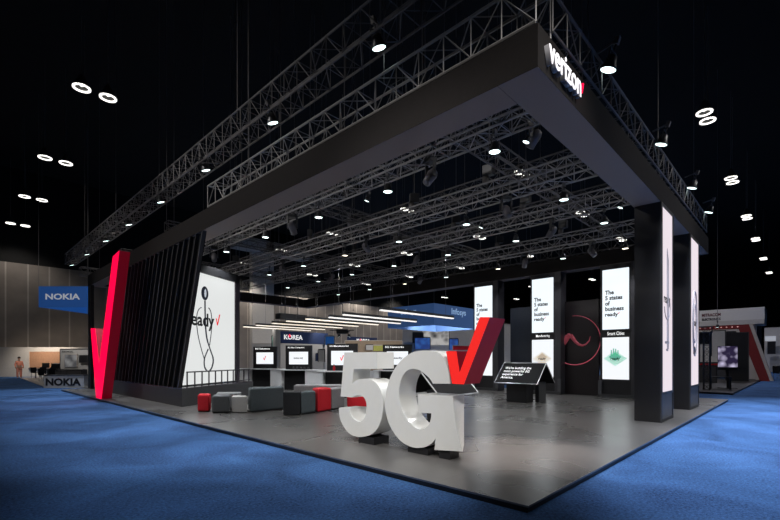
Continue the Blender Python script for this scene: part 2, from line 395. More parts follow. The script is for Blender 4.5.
sw = [(5.52,2.12,.03),(5.46,2.30,.09),(5.38,2.47,.12),(5.29,2.60,.11),(5.19,2.62,.09),(5.09,2.50,.08),(4.98,2.34,.065),(4.85,2.22,.055),(4.7,2.17,.045),(4.55,2.22,.035),(4.42,2.36,.025),(4.38,2.55,.012)]
m = MB()
for (a,b,c),(d,e,f) in zip(sw, sw[1:]): m.rod((.1,a-o.y,b-o.z),(.1,d-o.y,e-o.z), c, 10, r2=f)
m.build('swirl', M['ringdim'], w)
w.children[-1]  # swirl lies on the panel
nv = tag(MB().box((14.55,6.86,.08),(14.7,8.0,4.0)).build('wall_panel', M['navy']), 'plain dark navy wall panel left of the beige icon display column', 'wall panel')

# ------------------------------------------------------------------ slatted wall, stage, led wall
st = thing('stage_plinth', 'low black angled stage plinth under the slatted wall and big screen', 'stage', (1.09,12.14,.08))
pl = [(0,0),(3.81,2.51),(3.81,8.9),(0,8.9)]
MB().prism([(a,b,0) for a,b in pl], (0,0,.56)).build('base', M['charcoal'], st)
MB().prism([(a,b,.56) for a,b in pl], (0,0,.03)).build('top', pm('stage_top',(.06,.055,.065),.25), st)
rl = thing('stage_railing', 'thin dark metal railing along the stage edge before the big screen', 'railing', (1.35,12.45,.67))
dv = Vector((.835,.55,0)).normalized()
for k in range(11):
    p = dv*(k*.40+.02); MB().box((p.x-.018,p.y-.018,0),(p.x+.018,p.y+.018,.5)).build('post', pm('rail_dark',(.03,.02,.035),.4), rl)
MB().rod((0,0,.5), tuple(dv*4.1+Vector((0,0,.5))), .022, 8).build('top_rail', M['charcoal'], rl)
MB().rod((0,0,.07), tuple(dv*4.1+Vector((0,0,.07))), .015, 8).build('bottom_rail', M['charcoal'], rl)
sl = thing('slatted_wall', 'big black leaning wall of vertical slats under the left canopy beam', 'wall', (1.08,12.45,.67))
LEAN = -1.87; HT = 4.68
finm = pm('slat_black', (.035,.033,.036), .4)
NF = 18
edgem = pm('slat_edge_lit', (.16,.155,.165), .4)  # paler strip colour paints the light caught on the slat edges
for k in range(NF):
    y = k*.445; t = .07 if k == 0 else .045
    slat_ = MB().prism([(0,y,0),(0,y+t,0),(0,y+t+LEAN,HT),(0,y+LEAN,HT)], (.10,0,0)).build('slat', finm, sl)
    MB().prism([(-.006,y,0),(-.006,y+.016,0),(-.006,y+.016+LEAN,HT),(-.006,y+LEAN,HT)], (.006,0,0)).build('slat_edge_light', edgem, slat_)
MB().prism([(0,0,0),(0,NF*.445,0),(0,NF*.445+LEAN,HT),(0,LEAN,HT)], (.02,0,0)).build('back_panel', M['ceil'], sl, xf=Matrix.Translation((.10,0,0)))
lw = thing('led_screen', 'large bright white screen showing a stethoscope and the word ready', 'screen', (1.36,12.9,.67))
sd = Vector((.87,.493,0)).normalized(); sn = Vector((-.493,.87,0)).normalized()  # sn points to the rear
def SP(s, z, off=0): return tuple(sd*s + sn*off + Vector((0,0,z-.67)))
MB().prism([SP(0,.67,.03),SP(3.27,.67,.03),SP(3.27,5.0,.03),SP(0,5.0,.03)], sn*.3).build('frame', M['black'], lw)
scr = MB().prism([SP(.02,.72),SP(2.96,.72),SP(2.96,4.66),SP(.02,4.66)], sn*.03).build('screen', M['ledwall'], lw)
MB().prism([SP(2.98,.67,-.03),SP(3.27,.67,-.03),SP(3.27,4.96,-.03),SP(2.98,4.96,-.03)], sn*.06).build('side_frame', pm('side_frame',(.03,.022,.03),.4), lw)
MB().prism([SP(.02,4.68,-.03),SP(3.27,4.68,-.03),SP(3.27,4.96,-.03),SP(.02,4.96,-.03)], sn*.06).build('top_frame', M['black'], lw)
text('ready', M['ink'], scr, SP(.20,2.62,-.012), tuple(sd), 1.48, .62, bold=.022, depth=.006)
tick(M['inkred'], scr, SP(1.78,2.86,-.004), tuple(sd), (0,0,1), .26, .42, .006)
m = MB(); c = (1.16, 3.96)
m.prism([SP(c[0]+.19*math.cos(a), c[1]+.25*math.sin(a), -.008) for a in [2*math.pi*i/24 for i in range(24)]], sn*.006).build('stethoscope_disc', M['steth'], scr)
MB().prism([SP(c[0]+.06*math.cos(a)+.02, c[1]+.15*math.sin(a), -.014) for a in [2*math.pi*i/16 for i in range(16)]], sn*.006).build('disc_glint', M['silvertext'], scr)
def sc(pts, r): 
    q = catmull([(a,b) for a,b in pts], {0, len(pts)-1}, 4)[: (len(pts)-1)*4 + 1 - 0]
    q = [p for p in q if True][: (len(pts)-1)*4 + 1]
    return MB().path([SP(a,b,-.006) for a,b in q[:-3]], r, 5)
m = sc([(1.16,3.7),(1.17,3.2),(1.20,2.7),(1.28,2.3),(1.45,1.95),(1.62,1.6),(1.55,1.3),(1.35,1.15),(1.15,1.3),(1.13,1.6),(1.3,1.9),(1.42,2.1)], .028)
m2 = sc([(1.42,2.1),(1.5,2.5),(1.55,2.9),(1.5,3.3),(1.38,3.45),(1.3,3.45)], .018); m.v, m.f = m.v + m2.v, m.f + [tuple(i+len(m.v) for i in f) for f in m2.f]
m2 = sc([(1.15,1.55),(.95,2.0),(.78,2.5),(.72,3.0),(.8,3.3),(.95,3.42),(1.02,3.4)], .018); m.v, m.f = m.v + m2.v, m.f + [tuple(i+len(m.v) for i in f) for f in m2.f]
m.build('stethoscope_tube', M['steth'], scr)

# big red tick
rt = thing('giant_tick_sculpture', 'giant glowing red tick standing on the platform edge before the slatted wall', 'sculpture', (.05,17.7,.08))
ct = [(15.716,5.253),(14.936,5.33),(17.295,.08),(18.101,.08),(18.963,2.854),(18.259,2.819),(17.653,1.383)]
MB().prism([(.012,a-17.7,b-.08) for a,b in ct], (.33,0,0)).build('body', M['redside'], rt)
MB().prism([(0,a-17.7,b-.08) for a,b in ct], (.012,0,0)).build('lit_face', M['redglow'], rt)

# ------------------------------------------------------------------ 5G sculpture
five = [(4.178,1.722),(3.302,1.722),(3.302,1.428),(3.914,1.412),(3.955,1.142),(3.838,1.212),(3.695,1.24),(3.528,1.245),(3.393,1.216),(3.271,1.14),(3.193,1.022),(3.157,.872),(3.157,.726),(3.203,.54),(3.302,.382),(3.446,.269),(3.639,.204),(3.838,.179),(4.044,.217),(4.215,.34),(4.314,.491),(4.34,.67),(4.032,.68),(4.008,.598),(3.925,.508),(3.78,.46),(3.667,.502),(3.594,.615),(3.566,.749),(3.594,.861),(3.667,.925),(3.78,.941),(3.896,.919),(3.955,.89),(4.289,.89)]
G = [(2.277,1.734),(2.459,1.713),(2.62,1.649),(2.786,1.534),(2.929,1.373),(3.035,1.179),(3.094,.984),(3.106,.813),(3.076,.644),(2.999,.481),(2.872,.336),(2.714,.231),(2.549,.184),(2.38,.18),(2.201,.229),(2.087,.299),(2.018,.374),(2.038,.20),(1.523,.25),(1.589,.465),(1.642,.662),(1.678,.881),(1.691,1.045),(2.369,1.04),(2.369,.745),(2.101,.757),(2.111,.672),(2.151,.579),(2.226,.516),(2.313,.483),(2.432,.501),(2.565,.588),(2.675,.701),(2.747,.839),(2.781,1.003),(2.758,1.19),(2.691,1.329),(2.593,1.413),(2.474,1.443),(2.354,1.425),(2.236,1.368),(2.141,1.304),(2.067,1.22),(1.746,1.23),(1.764,1.36),(1.81,1.51),(1.885,1.642),(1.97,1.699),(2.101,1.728)]
ck = [(1.814,1.717),(1.629,1.717),(1.57,1.395),(1.228,2.19),(1.068,2.18),(1.497,1.232),(1.7,1.232)]
t5 = thing('number_sculpture', 'large glossy white freestanding numeral 5 on a black foot block', 'sculpture', (1.05,3.75,.08))
MB().prism([(0,a-3.75,b-.08) for a,b in catmull(five,{0,1,2,3,4,21,22,33,34})], (.43,0,0)).build('numeral', M['white'], t5)
MB().box((.02,3.40-3.75,0),(.40,3.80-3.75,.125)).build('foot_block', M['black'], t5)
tg = thing('letter_sculpture', 'large glossy white freestanding letter G with a red tick on its shoulder', 'sculpture', (1.05,2.3,.08))
gp = catmull(G,{16,17,18,22,23,24,25,42,43})
gm = MB().prism([(0,a-2.3,b-.08) for a,b in gp], (.43,0,0))
for i, (vx, vy, vz) in enumerate(gm.v):   # the rear edge of the flared foot is straight
    if vx > .2 and vy+2.3 < 1.79 and vz+.08 < 1.10: gm.v[i] = (vx, 1.787-2.3, vz)
gm.build('letter', M['white'], tg)
MB().prism([(.0,a-2.3,b-.08) for a,b in ck], (.42,0,0)).build('tick_mark', M['tickshade'], tg)
MB().prism([(-.008,a-2.3,b-.08) for a,b in ck], (.008,0,0)).build('tick_glow_face', M['tickglow'], tg)
MB().box((.04,2.20-2.3,0),(.34,2.62-2.3,.11)).build('foot_block', M['black'], tg)
MB().box((.04,1.78-2.3,0),(.28,1.98-2.3,.14)).build('foot_block', M['black'], tg)

# ------------------------------------------------------------------ A-frame text stands
def aframe(label, loc, rz, L, words):
    t = thing('display_stand', label, 'display stand', loc, rz)
    # ridge along local x from 0..L ; leaves fall to local -y and +y ; heights above platform
    rh, eh, hw = 1.37, .67, .70
    sm = pm('silver_edge', (.42,.42,.44), .35, .7)
    for sgn, nm in ((-1,'reading_panel'),(1,'rear_panel')):
        n = Vector((0, sgn*(rh-eh), hw)).normalized()*.03
        p = MB().prism([(0,0,rh),(L,0,rh),(L,sgn*hw,eh),(0,sgn*hw,eh)], -n).build(nm, M['matteblack'], t)
        e = MB(); k = n*.12
        q = [Vector(v)+k for v in ((0,0,rh),(L,0,rh),(L,sgn*hw,eh),(0,sgn*hw,eh))]
        for a, b in zip(q, q[1:]+q[:1]): e.rod(a, b, .018, 4)
        e.build('silver_edging', sm, p)
        if sgn < 0 and words:
            u = Vector((0, hw, rh-eh)).normalized()
            text(words, M['caption'], p, Vector((.16,-hw,eh)) + u*.22 + n*.25, (1,0,0), L*.62, .58, up=tuple(u), bold=.004)
    MB().box((.40,-.55,0),(L-.45,-.05,.78)).build('front_leg', M['black'], t)
    MB().box((L-.42,.05,0),(L-.28,.62,.70)).build('rear_leg', M['charcoal'], t)
    return t
# first stand: ridge parallel to y, reading side towards -x : local x = -y world
aframe('black tent shaped stand reading We\'re building in front of the display columns', (10.3,5.98,.08), R(-90), 1.61, "We're building the\nmost powerful 5G\nexperience for\nAmerica.")
aframe('black tent shaped stand half hidden behind the white letter G', (3.5,4.5,.08), 0, 1.6, '')

# ------------------------------------------------------------------ benches
def bench(poly, h, mat, label, bev=.05):
    cx = sum(p[0] for p in poly)/len(poly); cy = sum(p[1] for p in poly)/len(poly)
    t = thing('bench_seat', label, 'bench', (cx,cy,.08), 0, 'upholstered block seats by the stage')
    MB().prism([(a-cx,b-cy,.015) for a,b in poly], (0,0,h-.015)).build('cushion', M[mat], t, bevel=bev)
    MB().prism([((a-cx)*.92,(b-cy)*.92,0) for a,b in poly], (0,0,.015)).build('base_plate', M['black'], t)
    return t
bench([(.90,10.50),(1.12,10.22),(1.35,10.62),(1.14,10.95)], .50, 'redfab', 'leftmost red block seat nearest the stage plinth')
bench([(1.03,9.86),(1.42,9.60),(1.68,10.05),(1.30,10.38)], .49, 'dgrey', 'dark grey rounded block seat right of the leftmost red seat')
bench([(1.45,10.55),(1.95,10.15),(2.3,10.6),(1.75,11.1)], .50, 'mgrey', 'mid grey long seat behind the dark grey rounded seat')
bench([(1.49,9.62),(1.80,9.30),(2.02,9.80),(1.76,10.08)], .45, 'lgrey', 'pale grey square block seat between dark grey and slate seats', .015)
bench([(1.86,9.24),(2.98,9.28),(3.22,9.75),(2.12,9.85)], .68, 'slate', 'tall slate grey block seat right of the pale grey one')
bench([(3.02,9.26),(3.35,9.32),(3.55,9.75),(3.28,9.78)], .44, 'slate', 'small low slate seat behind the black and slate block')
bench([(2.18,8.06),(2.52,7.76),(2.80,8.10),(2.46,8.42)], .62, 'blkfab', 'black end of the front block row, left of slate seat', .015)
bench([(2.56,7.78),(3.14,7.90),(3.36,8.38),(2.84,8.14)], .62, 'slate', 'slate block seat between the black block and tall red block')
bench([(3.18,7.86),(3.80,8.02),(3.95,8.6),(3.40,8.42)], .67, 'redfab', 'tall red block seat left of the white numeral')
bench([(3.84,8.05),(4.5,8.25),(4.7,8.75),(4.0,8.6)], .63, 'mgrey', 'mid grey block seat right of the tall red block')
bench([(4.56,8.2),(5.1,7.66),(5.45,8.05),(4.9,8.6)], .36, 'redfab', 'low red seat seen through the white numeral')
bench([(3.8,10.0),(5.0,8.95),(5.35,9.35),(4.15,10.4)], .66, 'mgrey', 'long mid grey bench at the back of the seat group')

# ------------------------------------------------------------------ kiosks
KR = -60  # local x = (.5,-.866)
def kiosk(i, x, y, head, scr_word, label, left=-1.2):
    t = thing('demo_counter', label, 'counter', (x,y,.08), R(KR), 'white demo counters with monitors')
    m = MB(); m.box((left,0,.95),(1.25,.65,1.0)); m.box((left,.05,0),(-.92,.6,.95)); m.box((.35,.05,0),(1.25,.6,.95))
    m.build('counter_body', M['counter'], t)
    MB().box((-.92,.35,0),(.35,.6,.95)).build('recess_panel', M['black'], t)
    p = MB().box((-.80,.25,1.0),(.60,.37,2.20)).build('monitor_panel', M['black'], t)
    s = MB().box((-.60,.235,1.25),(.42,.25,1.88)).build('screen', M['screen'], p)
    text(head, M['caption'], p, (-.68,.245,2.04), (1,0,0), .9, .09, bold=.02, name='caption')
    if scr_word == 'tick': tick(M['inkred'], s, (-.18,.232,1.45), (1,0,0), (0,0,1), .18, .24, .003)
    else: text(scr_word, M['ink'], s, (-.09,.23,1.56), (1,0,0), .5, .12, bold=.02, centre=True)
    return t
kiosk(0, 7.94, 19.05, '5G Solutions', 'tick', 'white demo counter with monitor, farthest left by the blue skyline panel', -1.9)
kiosk(1, 8.01, 15.94, '5G Edge Computing', 'business ready', 'white demo counter with monitor, second from the left', )
kiosk(2, 7.90, 12.44, '5G Manufacturing', 'tick', 'white demo counter with red tick monitor just left of the numeral')
kiosk(3, 10.47, 11.5, '5G Networks', 'ready', 'white demo counter with monitor behind the top of the numeral')
kd = Vector((.5,-.866,0)); kb = Vector((.866,.5,0))
cone0 = None
for k in range(5):
    p = Vector((8.01,15.94,1.08)) + kd*(-.3+.2*k) + kb*.1
    if cone0 is None:
        cone0 = MB().lathe([(.055,0),(.06,.05),(.035,.12),(0,.15)], 12).build('dome_camera', M['lampbody'], smooth=True); c = cone0
    else: c = copy_tree(cone0)
    c.location = p; tag(c, f'small dark dome model on the second white counter, {ORD[k]} from left', 'model', 'dome models on the counter')
fig = thing('red_bottle', 'small red bottle on the white counter beside the red tick monitor', 'bottle', tuple(Vector((7.90,12.44,1.08)) + kd*-.42 + kb*.12))
MB().lathe([(.05,0),(.055,.14),(.02,.2),(.02,.25)], 12).build('bottle_body', M['redfab'], fig, smooth=True)
MB().lathe([(.024,.25),(.024,.28),(0,.28)], 10).build('cap', M['black'], fig)
# skyline panel, left of the first counter
sk = thing('skyline_panel', 'blue panel with white domed skyline cutouts at the left end of the counters', 'panel', (6.6,21.3,.08), R(KR))
MB().box((-.9,.35,0),(.60,.42,2.15)).build('panel', pm('royal_blue',(.01,.04,.35),.5,emit=(.01,.05,.5),es=.25), sk)
m = MB().box((-.6,.1,0),(.58,.34,.95)); m.build('plinth', M['counter'], sk)
for k, (xx, hh, rr) in enumerate([(-.35,.32,.12),(-.08,.42,.14),(.2,.55,.16),(.45,.34,.1)]):
    MB().lathe([(rr,0),(rr,hh*.5),(rr*.9,hh*.7),(rr*.5,hh*.9),(.02,hh),(.01,hh+.1),(0,hh+.1)], 14, (xx,.2,.95)).build('dome_cutout', M['counter'], sk, smooth=True)

# ------------------------------------------------------------------ linear pendants
ystarts = [(6.28,18.18),(6.24,16.83),(6.15,15.24),(5.96,13.8),(5.97,12.4),(6.2,11.2),(5.93,10.03),(5.81,8.0)]
for k, (x, y) in enumerate(ystarts):
    t = thing('linear_pendant', f'long thin glowing linear pendant over the counters, {ORD[k]} bar from the left', 'pendant light', (x,y,3.2), 0, 'linear pendant lights over the counters')
    MB().box((0,-.05,.03),(4.1,.05,.12)).build('housing', M['lampbody'], t)
    MB().box((.02,-.055,-.01),(4.08,.055,.03)).build('diffuser', M['pendant' if k < 5 else 'pendant2'], t)
    for xx in (.5,3.6): MB().rod((xx,0,.12),(xx,0,2.75),.006,4).build('wire', M['truss_dark'], t)
pj = thing('projector', 'black long box unit hanging above the left pendants', 'projector', (6.4,15.2,3.42))
MB().box((0,-.2,0),(1.5,.2,.26)).build('case', M['black'], pj, bevel=.02)
MB().rod((.4,0,.26),(.4,0,2.53),.02,6).build('pole', M['black'], pj); MB().rod((1.1,0,.26),(1.1,0,2.53),.02,6).build('pole', M['black'], pj)

# ------------------------------------------------------------------ trusses
def truss(label, a, b, sz=(.45,.5), dark=False, cables=(), bay=.5, group=None):
    """box truss, a..b = lower near corners; sz=(thickness across, height)"""
    a, b = Vector(a), Vector(b); L = (b-a).length; d = (b-a)/L
    up = Vector((0,0,1)); across = Vector((-d.y, d.x, 0)) if abs(d.z) < .5 else Vector((1,0,0))
    if across.x + across.y < 0: across = -across
    if abs(d.z) > .5: up = Vector((0,1,0))
    t = thing('lighting_truss', label, 'truss', tuple(a), 0, group)
    mt = M['truss_dark' if dark else 'truss']
    O = [Vector((0,0,0)), across*sz[0], across*sz[0]+up*sz[1], up*sz[1]]
    for o_ in O: MB().rod(o_, o_+d*L, .024, 6).build('chord', mt, t)
    m = MB(); n = max(2, round(L/bay)); s = L/n
    for i in range(n):
        for f in range(4):
            p, q = (O[f], O[(f+1) % 4]) if i % 2 else (O[(f+1) % 4], O[f])
            m.rod(p+d*s*i, q+d*s*(i+1), .011, 4, caps=False)
            m.rod(O[f]+d*s*i, O[(f+1) % 4]+d*s*i, .011, 4, caps=False)
    for f in range(4): m.rod(O[f]+d*L, O[(f+1) % 4]+d*L, .011, 4, caps=False)
    m.build('lattice', mt, t)
    for c in cables:
        p = across*sz[0]/2 + d*c + up*sz[1]
        MB().rod(p, p+Vector((0,0,19.98-a.z-sz[1])), .010, 4).build('cable', M['truss_dark'], t)
    return t
truss('upper outermost lighting truss running above the left edge of the booth', (1.0,.2,7.3), (1.0,30,7.3), (.5,.6), True, (3.5,8.6,14.5,20,26))
truss('lighting truss lying right on top of the left canopy beam', (1.15,.45,6.0), (1.15,10.4,6.0), (.45,.6), False, (3,8))
truss('lighting truss running along the top of the right canopy beam', (1.6,.42,6.1), (14.6,.42,6.1), (.45,.55), True, (2,7,12))
names = ['nearest','second','third','fourth']
TX = [(3.1,'nearest'),(6.3,'second'),(9.0,'third'),(12.65,'fourth')]
for x, nm in TX:
    truss(f'{nm} lighting truss inside the canopy running parallel to the left beam', (x,1.1,6.05), (x,23.5,6.05), (.5,.45), False, (3,11,19))
for x, y, z_, l in [(4.6,1.1,6.95,'upper thin truss above and between the first two inside trusses'),(7.7,1.1,6.95,'upper thin truss above and between the second and third inside trusses'),(10.9,1.1,6.95,'upper thin truss above and between the third and fourth inside trusses')]:
    truss(l, (x,y,z_), (x,23.5,z_), (.4,.4), True, (5,15), .45)
truss('lighting truss standing on the rear canopy beam above the display columns', (14.25,1.1,6.0), (14.25,23.9,6.0), (.4,.6), True, (4,12))
for y, nm in [(3.3,'near the right beam'),(9.4,'at the middle of the canopy'),(15.4,'beyond the middle of the canopy'),(21.5,'at the far left end of the canopy')]:
    truss(f'crosswise lighting truss {nm}', (1.8,y,6.55), (14.6,y,6.55), (.4,.33), True, (), .5)
truss('distant crosswise truss beyond the far left corner of the booth', (1.7,29.5,6.7), (12,29.5,6.7), (.5,.5), True, (1,9.5))

# ------------------------------------------------------------------ lamps
def lamp_proto(lens):
    t = thing('par_lamp', 'x', 'spotlight')
    MB().lathe([(.04,.20),(.07,.18),(.09,.09),(.118,.02),(.118,0),(.11,0),(.10,.03),(0,.03)], 18).build('housing', M['lampbody'], t, smooth=True)
    MB().lathe([(0,.006),(.104,.006),(.104,.02),(0,.02)], 18).build('lens', M[lens], t)
    m = MB(); m.path([(-.12,0,.10),(-.125,0,.25),(.125,0,.25),(.12,0,.10)], .010, 5); m.rod((0,0,.25),(0,0,.34),.016,6)
    m.build('yoke', M['lampbody'], t)
    MB().box((-.035,-.035,.34),(.035,.035,.44)).build('clamp', M['truss_dark'], t)
    return t
PC = lamp_proto('lens'); PW = lamp_proto('lens_warm'); first = {'c': True, 'w': True}
LIGHTS = []
def lamp(loc, label, group, warm=False, tilt=(0,0), scale=1.0):
    k = 'w' if warm else 'c'
    pr = PW if warm else PC
    o = pr if first[k] else copy_tree(pr)
    first[k] = False
    o.location = loc; o.rotation_euler = (tilt[0], tilt[1], 0); o.scale = (scale,)*3
    tag(o, label, 'spotlight', group); return o
# left outer row under the upper truss
for k, y in enumerate([3.40,6.94,10.63,14.36,18.08,21.65,25.43,29.2]):
    lamp((1.2,y,7.14), f'bright round lamp under the upper left truss, {ORD[k]} counting from the nearest', 'lamps under the upper left truss', tilt=(0,R(-18)), scale=1.15)
    lamp_z = 7.0
for k, (x, z_) in enumerate([(3.53,6.6),(7.25,6.68),(11.0,6.75),(14.1,6.80)]):
    rl_ = lamp((x,.3,z_-.16), f'bright round lamp on the truss over the right beam, {ORD[k]} counting from the nearest', 'lamps over the right beam', tilt=(R(18),0), scale=1.15)
    MB().rod((0,0,.40),(0,.24,.26),.016,6).build('bracket_arm', M['truss_dark'], rl_)
rows = [(3.04,'nearest',[2.27,5.16,7.9,10.8,13.6,16.4]), (6.5,'second',[2.31,5.23,7.97,10.82,13.59,16.4]), (9.2,'third',[2.2,5.03,7.88,10.75,13.5,16.15,19.0]), (12.87,'fourth',[2.63,4.9,7.81,10.67,13.4,16.14,19.0])]
for x, nm, ys in rows:
    for k, y in enumerate(ys):
        warm = (nm == 'fourth' and k in (0,2,4)) or (nm == 'second' and k == 3)
        lamp((x+.2,y,5.62), f'round lamp under the {nm} inside truss, {ORD[k]} counting from the right beam', 'lamps inside the canopy', warm)
for i, (x, y) in enumerate([(3.6,1.8),(3.6,6.29),(7.7,5.36),(8.8,1.6)]):
    lamp((x,y,5.78), ['small spotlight hanging close behind the inner canopy corner','small spotlight close behind the left beam above the numeral','small spotlight hanging between second and third inside trusses','small spotlight close to the top of the nearest lightbox column'][i], 'small stray spotlights', tilt=(R(20),R(10)), scale=.6)
# moving heads
def moving_head():
    t = thing('moving_head_light', 'x', 'stage light')
    MB().box((-.16,-.12,.42),(.16,.12,.56)).build('base', M['lampbody'], t, bevel=.02)
    MB().box((-.2,-.05,.02),(-.16,.05,.42)).box((.16,-.05,.02),(.2,.05,.42)).build('yoke', M['lampbody'], t)
    h = MB().lathe([(.06,-.26),(.12,-.24),(.13,-.05),(.15,.1),(.12,.2),(.05,.24)], 14).build('head', pm('mover_head',(.16,.15,.165),.4,.1), t, smooth=True, xf=Matrix.Translation((0,0,.04)) @ Matrix.Rotation(R(35),4,'X'))
    MB().rod((0,0,.56),(0,0,.70),.02,6).build('clamp', M['truss_dark'], t)
    return t
mh = moving_head()
mhp = [(5.0,2.2,'nearest inner corner, in the open centre'),(3.3,3.9,'first inside truss near the right beam'),(6.5,3.8,'second inside truss near the right beam'),(6.5,9.4,'second inside truss at the middle'),(3.3,9.3,'first inside truss above the numeral'),(9.2,3.7,'third inside truss near the right beam'),(9.2,9.3,'third inside truss at the middle'),(3.3,14.8,'first inside truss near the slatted wall'),(6.5,14.9,'second inside truss far left'),(12.8,6.4,'fourth inside truss above the display columns'),(9.2,14.8,'third inside truss far left'),(12.8,12.1,'fourth inside truss at the middle'),(12.8,3.7,'fourth inside truss near the right column')]
for k, (x, y, l) in enumerate(mhp):
    o = mh if k == 0 else copy_tree(mh)
    o.location = (x, y, 5.35+.04); o.rotation_euler = (0,0,k*1.3); o.scale = (.8,)*3; o.location.z = 5.60
    if k == 0: o.location = (4.8, 2.2, 6.4)
    tag(o, f'dark moving head stage light on the {l}', 'stage light', 'moving head stage lights')

def hoist():
    t = thing('chain_hoist', 'x', 'hoist')
    MB().box((-.10,-.16,0),(.10,.16,.30)).build('body', M['lampbody'], t, bevel=.02)
    MB().lathe([(.05,-.22),(.09,-.2),(.10,-.02),(.06,0)], 10, (.0,.10,0)).build('chain_bag', M['truss_dark'], t, smooth=True)
    MB().rod((0,0,.3),(0,0,12.6),.012,5).build('chain', M['truss_dark'], t)
    return t
h0 = hoist(); n = 0
for j, (x, nm) in enumerate(TX):
    for k, y in enumerate([4.1,7.0,9.9,12.8,15.7,19.4]):
        o = h0 if n == 0 else copy_tree(h0); n += 1
        o.location = (x+.25+(.09 if k % 2 else -.09), y+j*.23, 6.755); o.rotation_euler = (0,0,k*.8)
        tag(o, f'dark chain hoist on the {nm} inside truss, {ORD[k]} from the right beam', 'hoist', 'chain hoists on the inside trusses')

# high bay ring lamps of the hall
def highbay():
    t = thing('high_bay_lamp', 'x', 'ceiling lamp')
    MB().lathe([(.06,.62),(.12,.55),(.16,.42),(.26,.26),(.36,.06),(.36,.0),(.35,.0),(.34,.06),(.24,.24),(0,.26)], 20).build('shade', M['lampshade'], t, smooth=True)
    MB().lathe([(.27,-.02),(.36,-.02),(.36,.03),(.27,.03),(.27,-.02)], 28, caps=False).build('ring_tube', M['ring'], t)
    MB().lathe([(0,.10),(.07,.10),(.07,.14),(0,.14)], 12).build('bulb_cap', M['ring'], t)
    MB().rod((0,0,.62),(0,0,6),.02,5).build('rod', M['truss_dark'], t)
    return t
hb = highbay(); firsthb = True
for iy, y in enumerate([1.55,11.6,21.8,31.7,40.9,50.3]):
    for ix, x in enumerate([.8,22.95,33.85,44.7,54.4,66.3,78.4]):
        if ix == 0 and iy < 2: continue
        for sgn in (-1,1):
            o = hb if firsthb else copy_tree(hb); firsthb = False
            o.location = (x+sgn*.52, y, 14)
            if ix == 0: l = f'ring lamp of the {ORD[iy-2]} pair over the left aisle, {"left" if sgn<0 else "right"} one of the two'
            elif iy == 0: l = f'ring lamp of the {ORD[ix-1]} pair over the right aisle, {"nearer" if sgn<0 else "farther"} one of the two'
            else: l = f'{"nearer" if sgn<0 else "farther"} hall ring lamp beyond the canopy, {ORD[ix-1]} row back, {ORD[iy-1]} from the right'
            tag(o, l, 'ceiling lamp', 'high bay ring lamps under the hall ceiling')

# ------------------------------------------------------------------ NOKIA area, left
nk = thing('hanging_sign', 'blue hanging triangular banner reading NOKIA above the left booth', 'sign', (0,0,0))
rdir = Vector((.692,-.722,0)); fdir = Vector((.722,.692,0)); C0 = Vector((-4.23,-2.073,0))
def cam(r, d, z): return C0 + rdir*r + fdir*d + Vector((0,0,z))
A_, B_, C_ = cam(-24.4,30,0), cam(-20.97,30,0), cam(-24.1,34.4,0)
nk.location = (A_.x, A_.y, 5.2)
def wallseg(p, q, z0, z1, th, mat, name, par):
    p, q = Vector(p)-par.location, Vector(q)-par.location; p.z = q.z = 0
    n = Vector((-(q-p).y, (q-p).x, 0)).normalized()*th
    return MB().prism([p+Vector((0,0,z0)), q+Vector((0,0,z0)), q+Vector((0,0,z1)), p+Vector((0,0,z1))], n).build(name, mat, par)
wallseg(A_, B_, 0, 1.45, .06, M['nokiablue'], 'front_face', nk)
wallseg(B_, C_, 0, 1.45, .06, M['nokiablue2'], 'right_face', nk)
wallseg(C_, A_, 0, 1.45, .06, M['nokiablue2'], 'rear_face', nk)
text('NOKIA', M['silvertext'], nk, tuple(cam(-23.9,29.96,5.72)-nk.location), tuple(rdir), 2.4, .42, bold=.03, name='lettering')
for p in (A_, B_, C_): MB().rod(p-nk.location*Vector((1,1,0)) if False else (p.x-nk.location.x, p.y-nk.location.y, 1.45), (p.x-nk.location.x, p.y-nk.location.y, 14.8), .012, 4).build('cable', M['truss_dark'], nk)
nc = thing('reception_counter', 'low white counter front with black NOKIA lettering beside the left aisle', 'counter', (-.3,28.3,0), R(-46.2))
MB().box((.08,0,0),(2.3,.7,.68)).build('counter_body', M['white2'], nc)
MB().box((.0,-.03,.68),(2.35,.75,.72)).build('top', M['charcoal'], nc)
text('NOKIA', M['ink'], nc, (.2,-.01,.12), (1,0,0), 1.95, .42, bold=.045)
fl = tag(MB().prism([(-.12,28.2,0),(1.5,26.4,0),(14,40,0),(14,50,0),(.45,45.6,0)], (0,0,.03)).build('booth_floor', pm('pale_floor',(.34,.33,.32),.4)), 'pale grey booth floor beside the far left aisle', 'floor')
def place(r0, r1, z0, z1, d, mat, name, label, cat, th=.1, trim=None, leg=None):
    """upright panel facing the left aisle; r0,r1 lateral extent"""
    p = cam(r0, d, z0); t = thing(name, label, cat, tuple(p), R(-46.2))
    w_ = r1-r0
    q = MB().box((0,0,0),(w_,th,z1-z0)).build('panel', mat, t)
    if trim: MB().box((-.03,-.02,z1-z0),(w_+.03,th+.02,z1-z0+.07)).box((-.05,-.02,0),(0,th,z1-z0)).box((w_,-.02,0),(w_+.05,th,z1-z0)).build('frame', trim, t)
    return t
place(-35.6,-26.5,0,2.6,39,M['white2'],'booth_wall','long pale booth wall far left behind the person','wall', .2, M['white2'])
place(-32.3,-29.2,.8,2.25,38.7,M['woodlit'],'wood_panel','orange wood wall panel behind the small tables, far left','panel', .1, M['cream'])
place(-26.7,-24.1,.75,2.36,35,M['white2'],'machine_poster_wall','pale grey exhibit wall with machine picture behind the NOKIA counter','wall', .15, M['charcoal'])
t = place(-26.3,-25.3,.95,1.95,34.9,M['poster'],'machine_picture','grey machine picture on the pale exhibit wall','picture', .04, M['cream'])
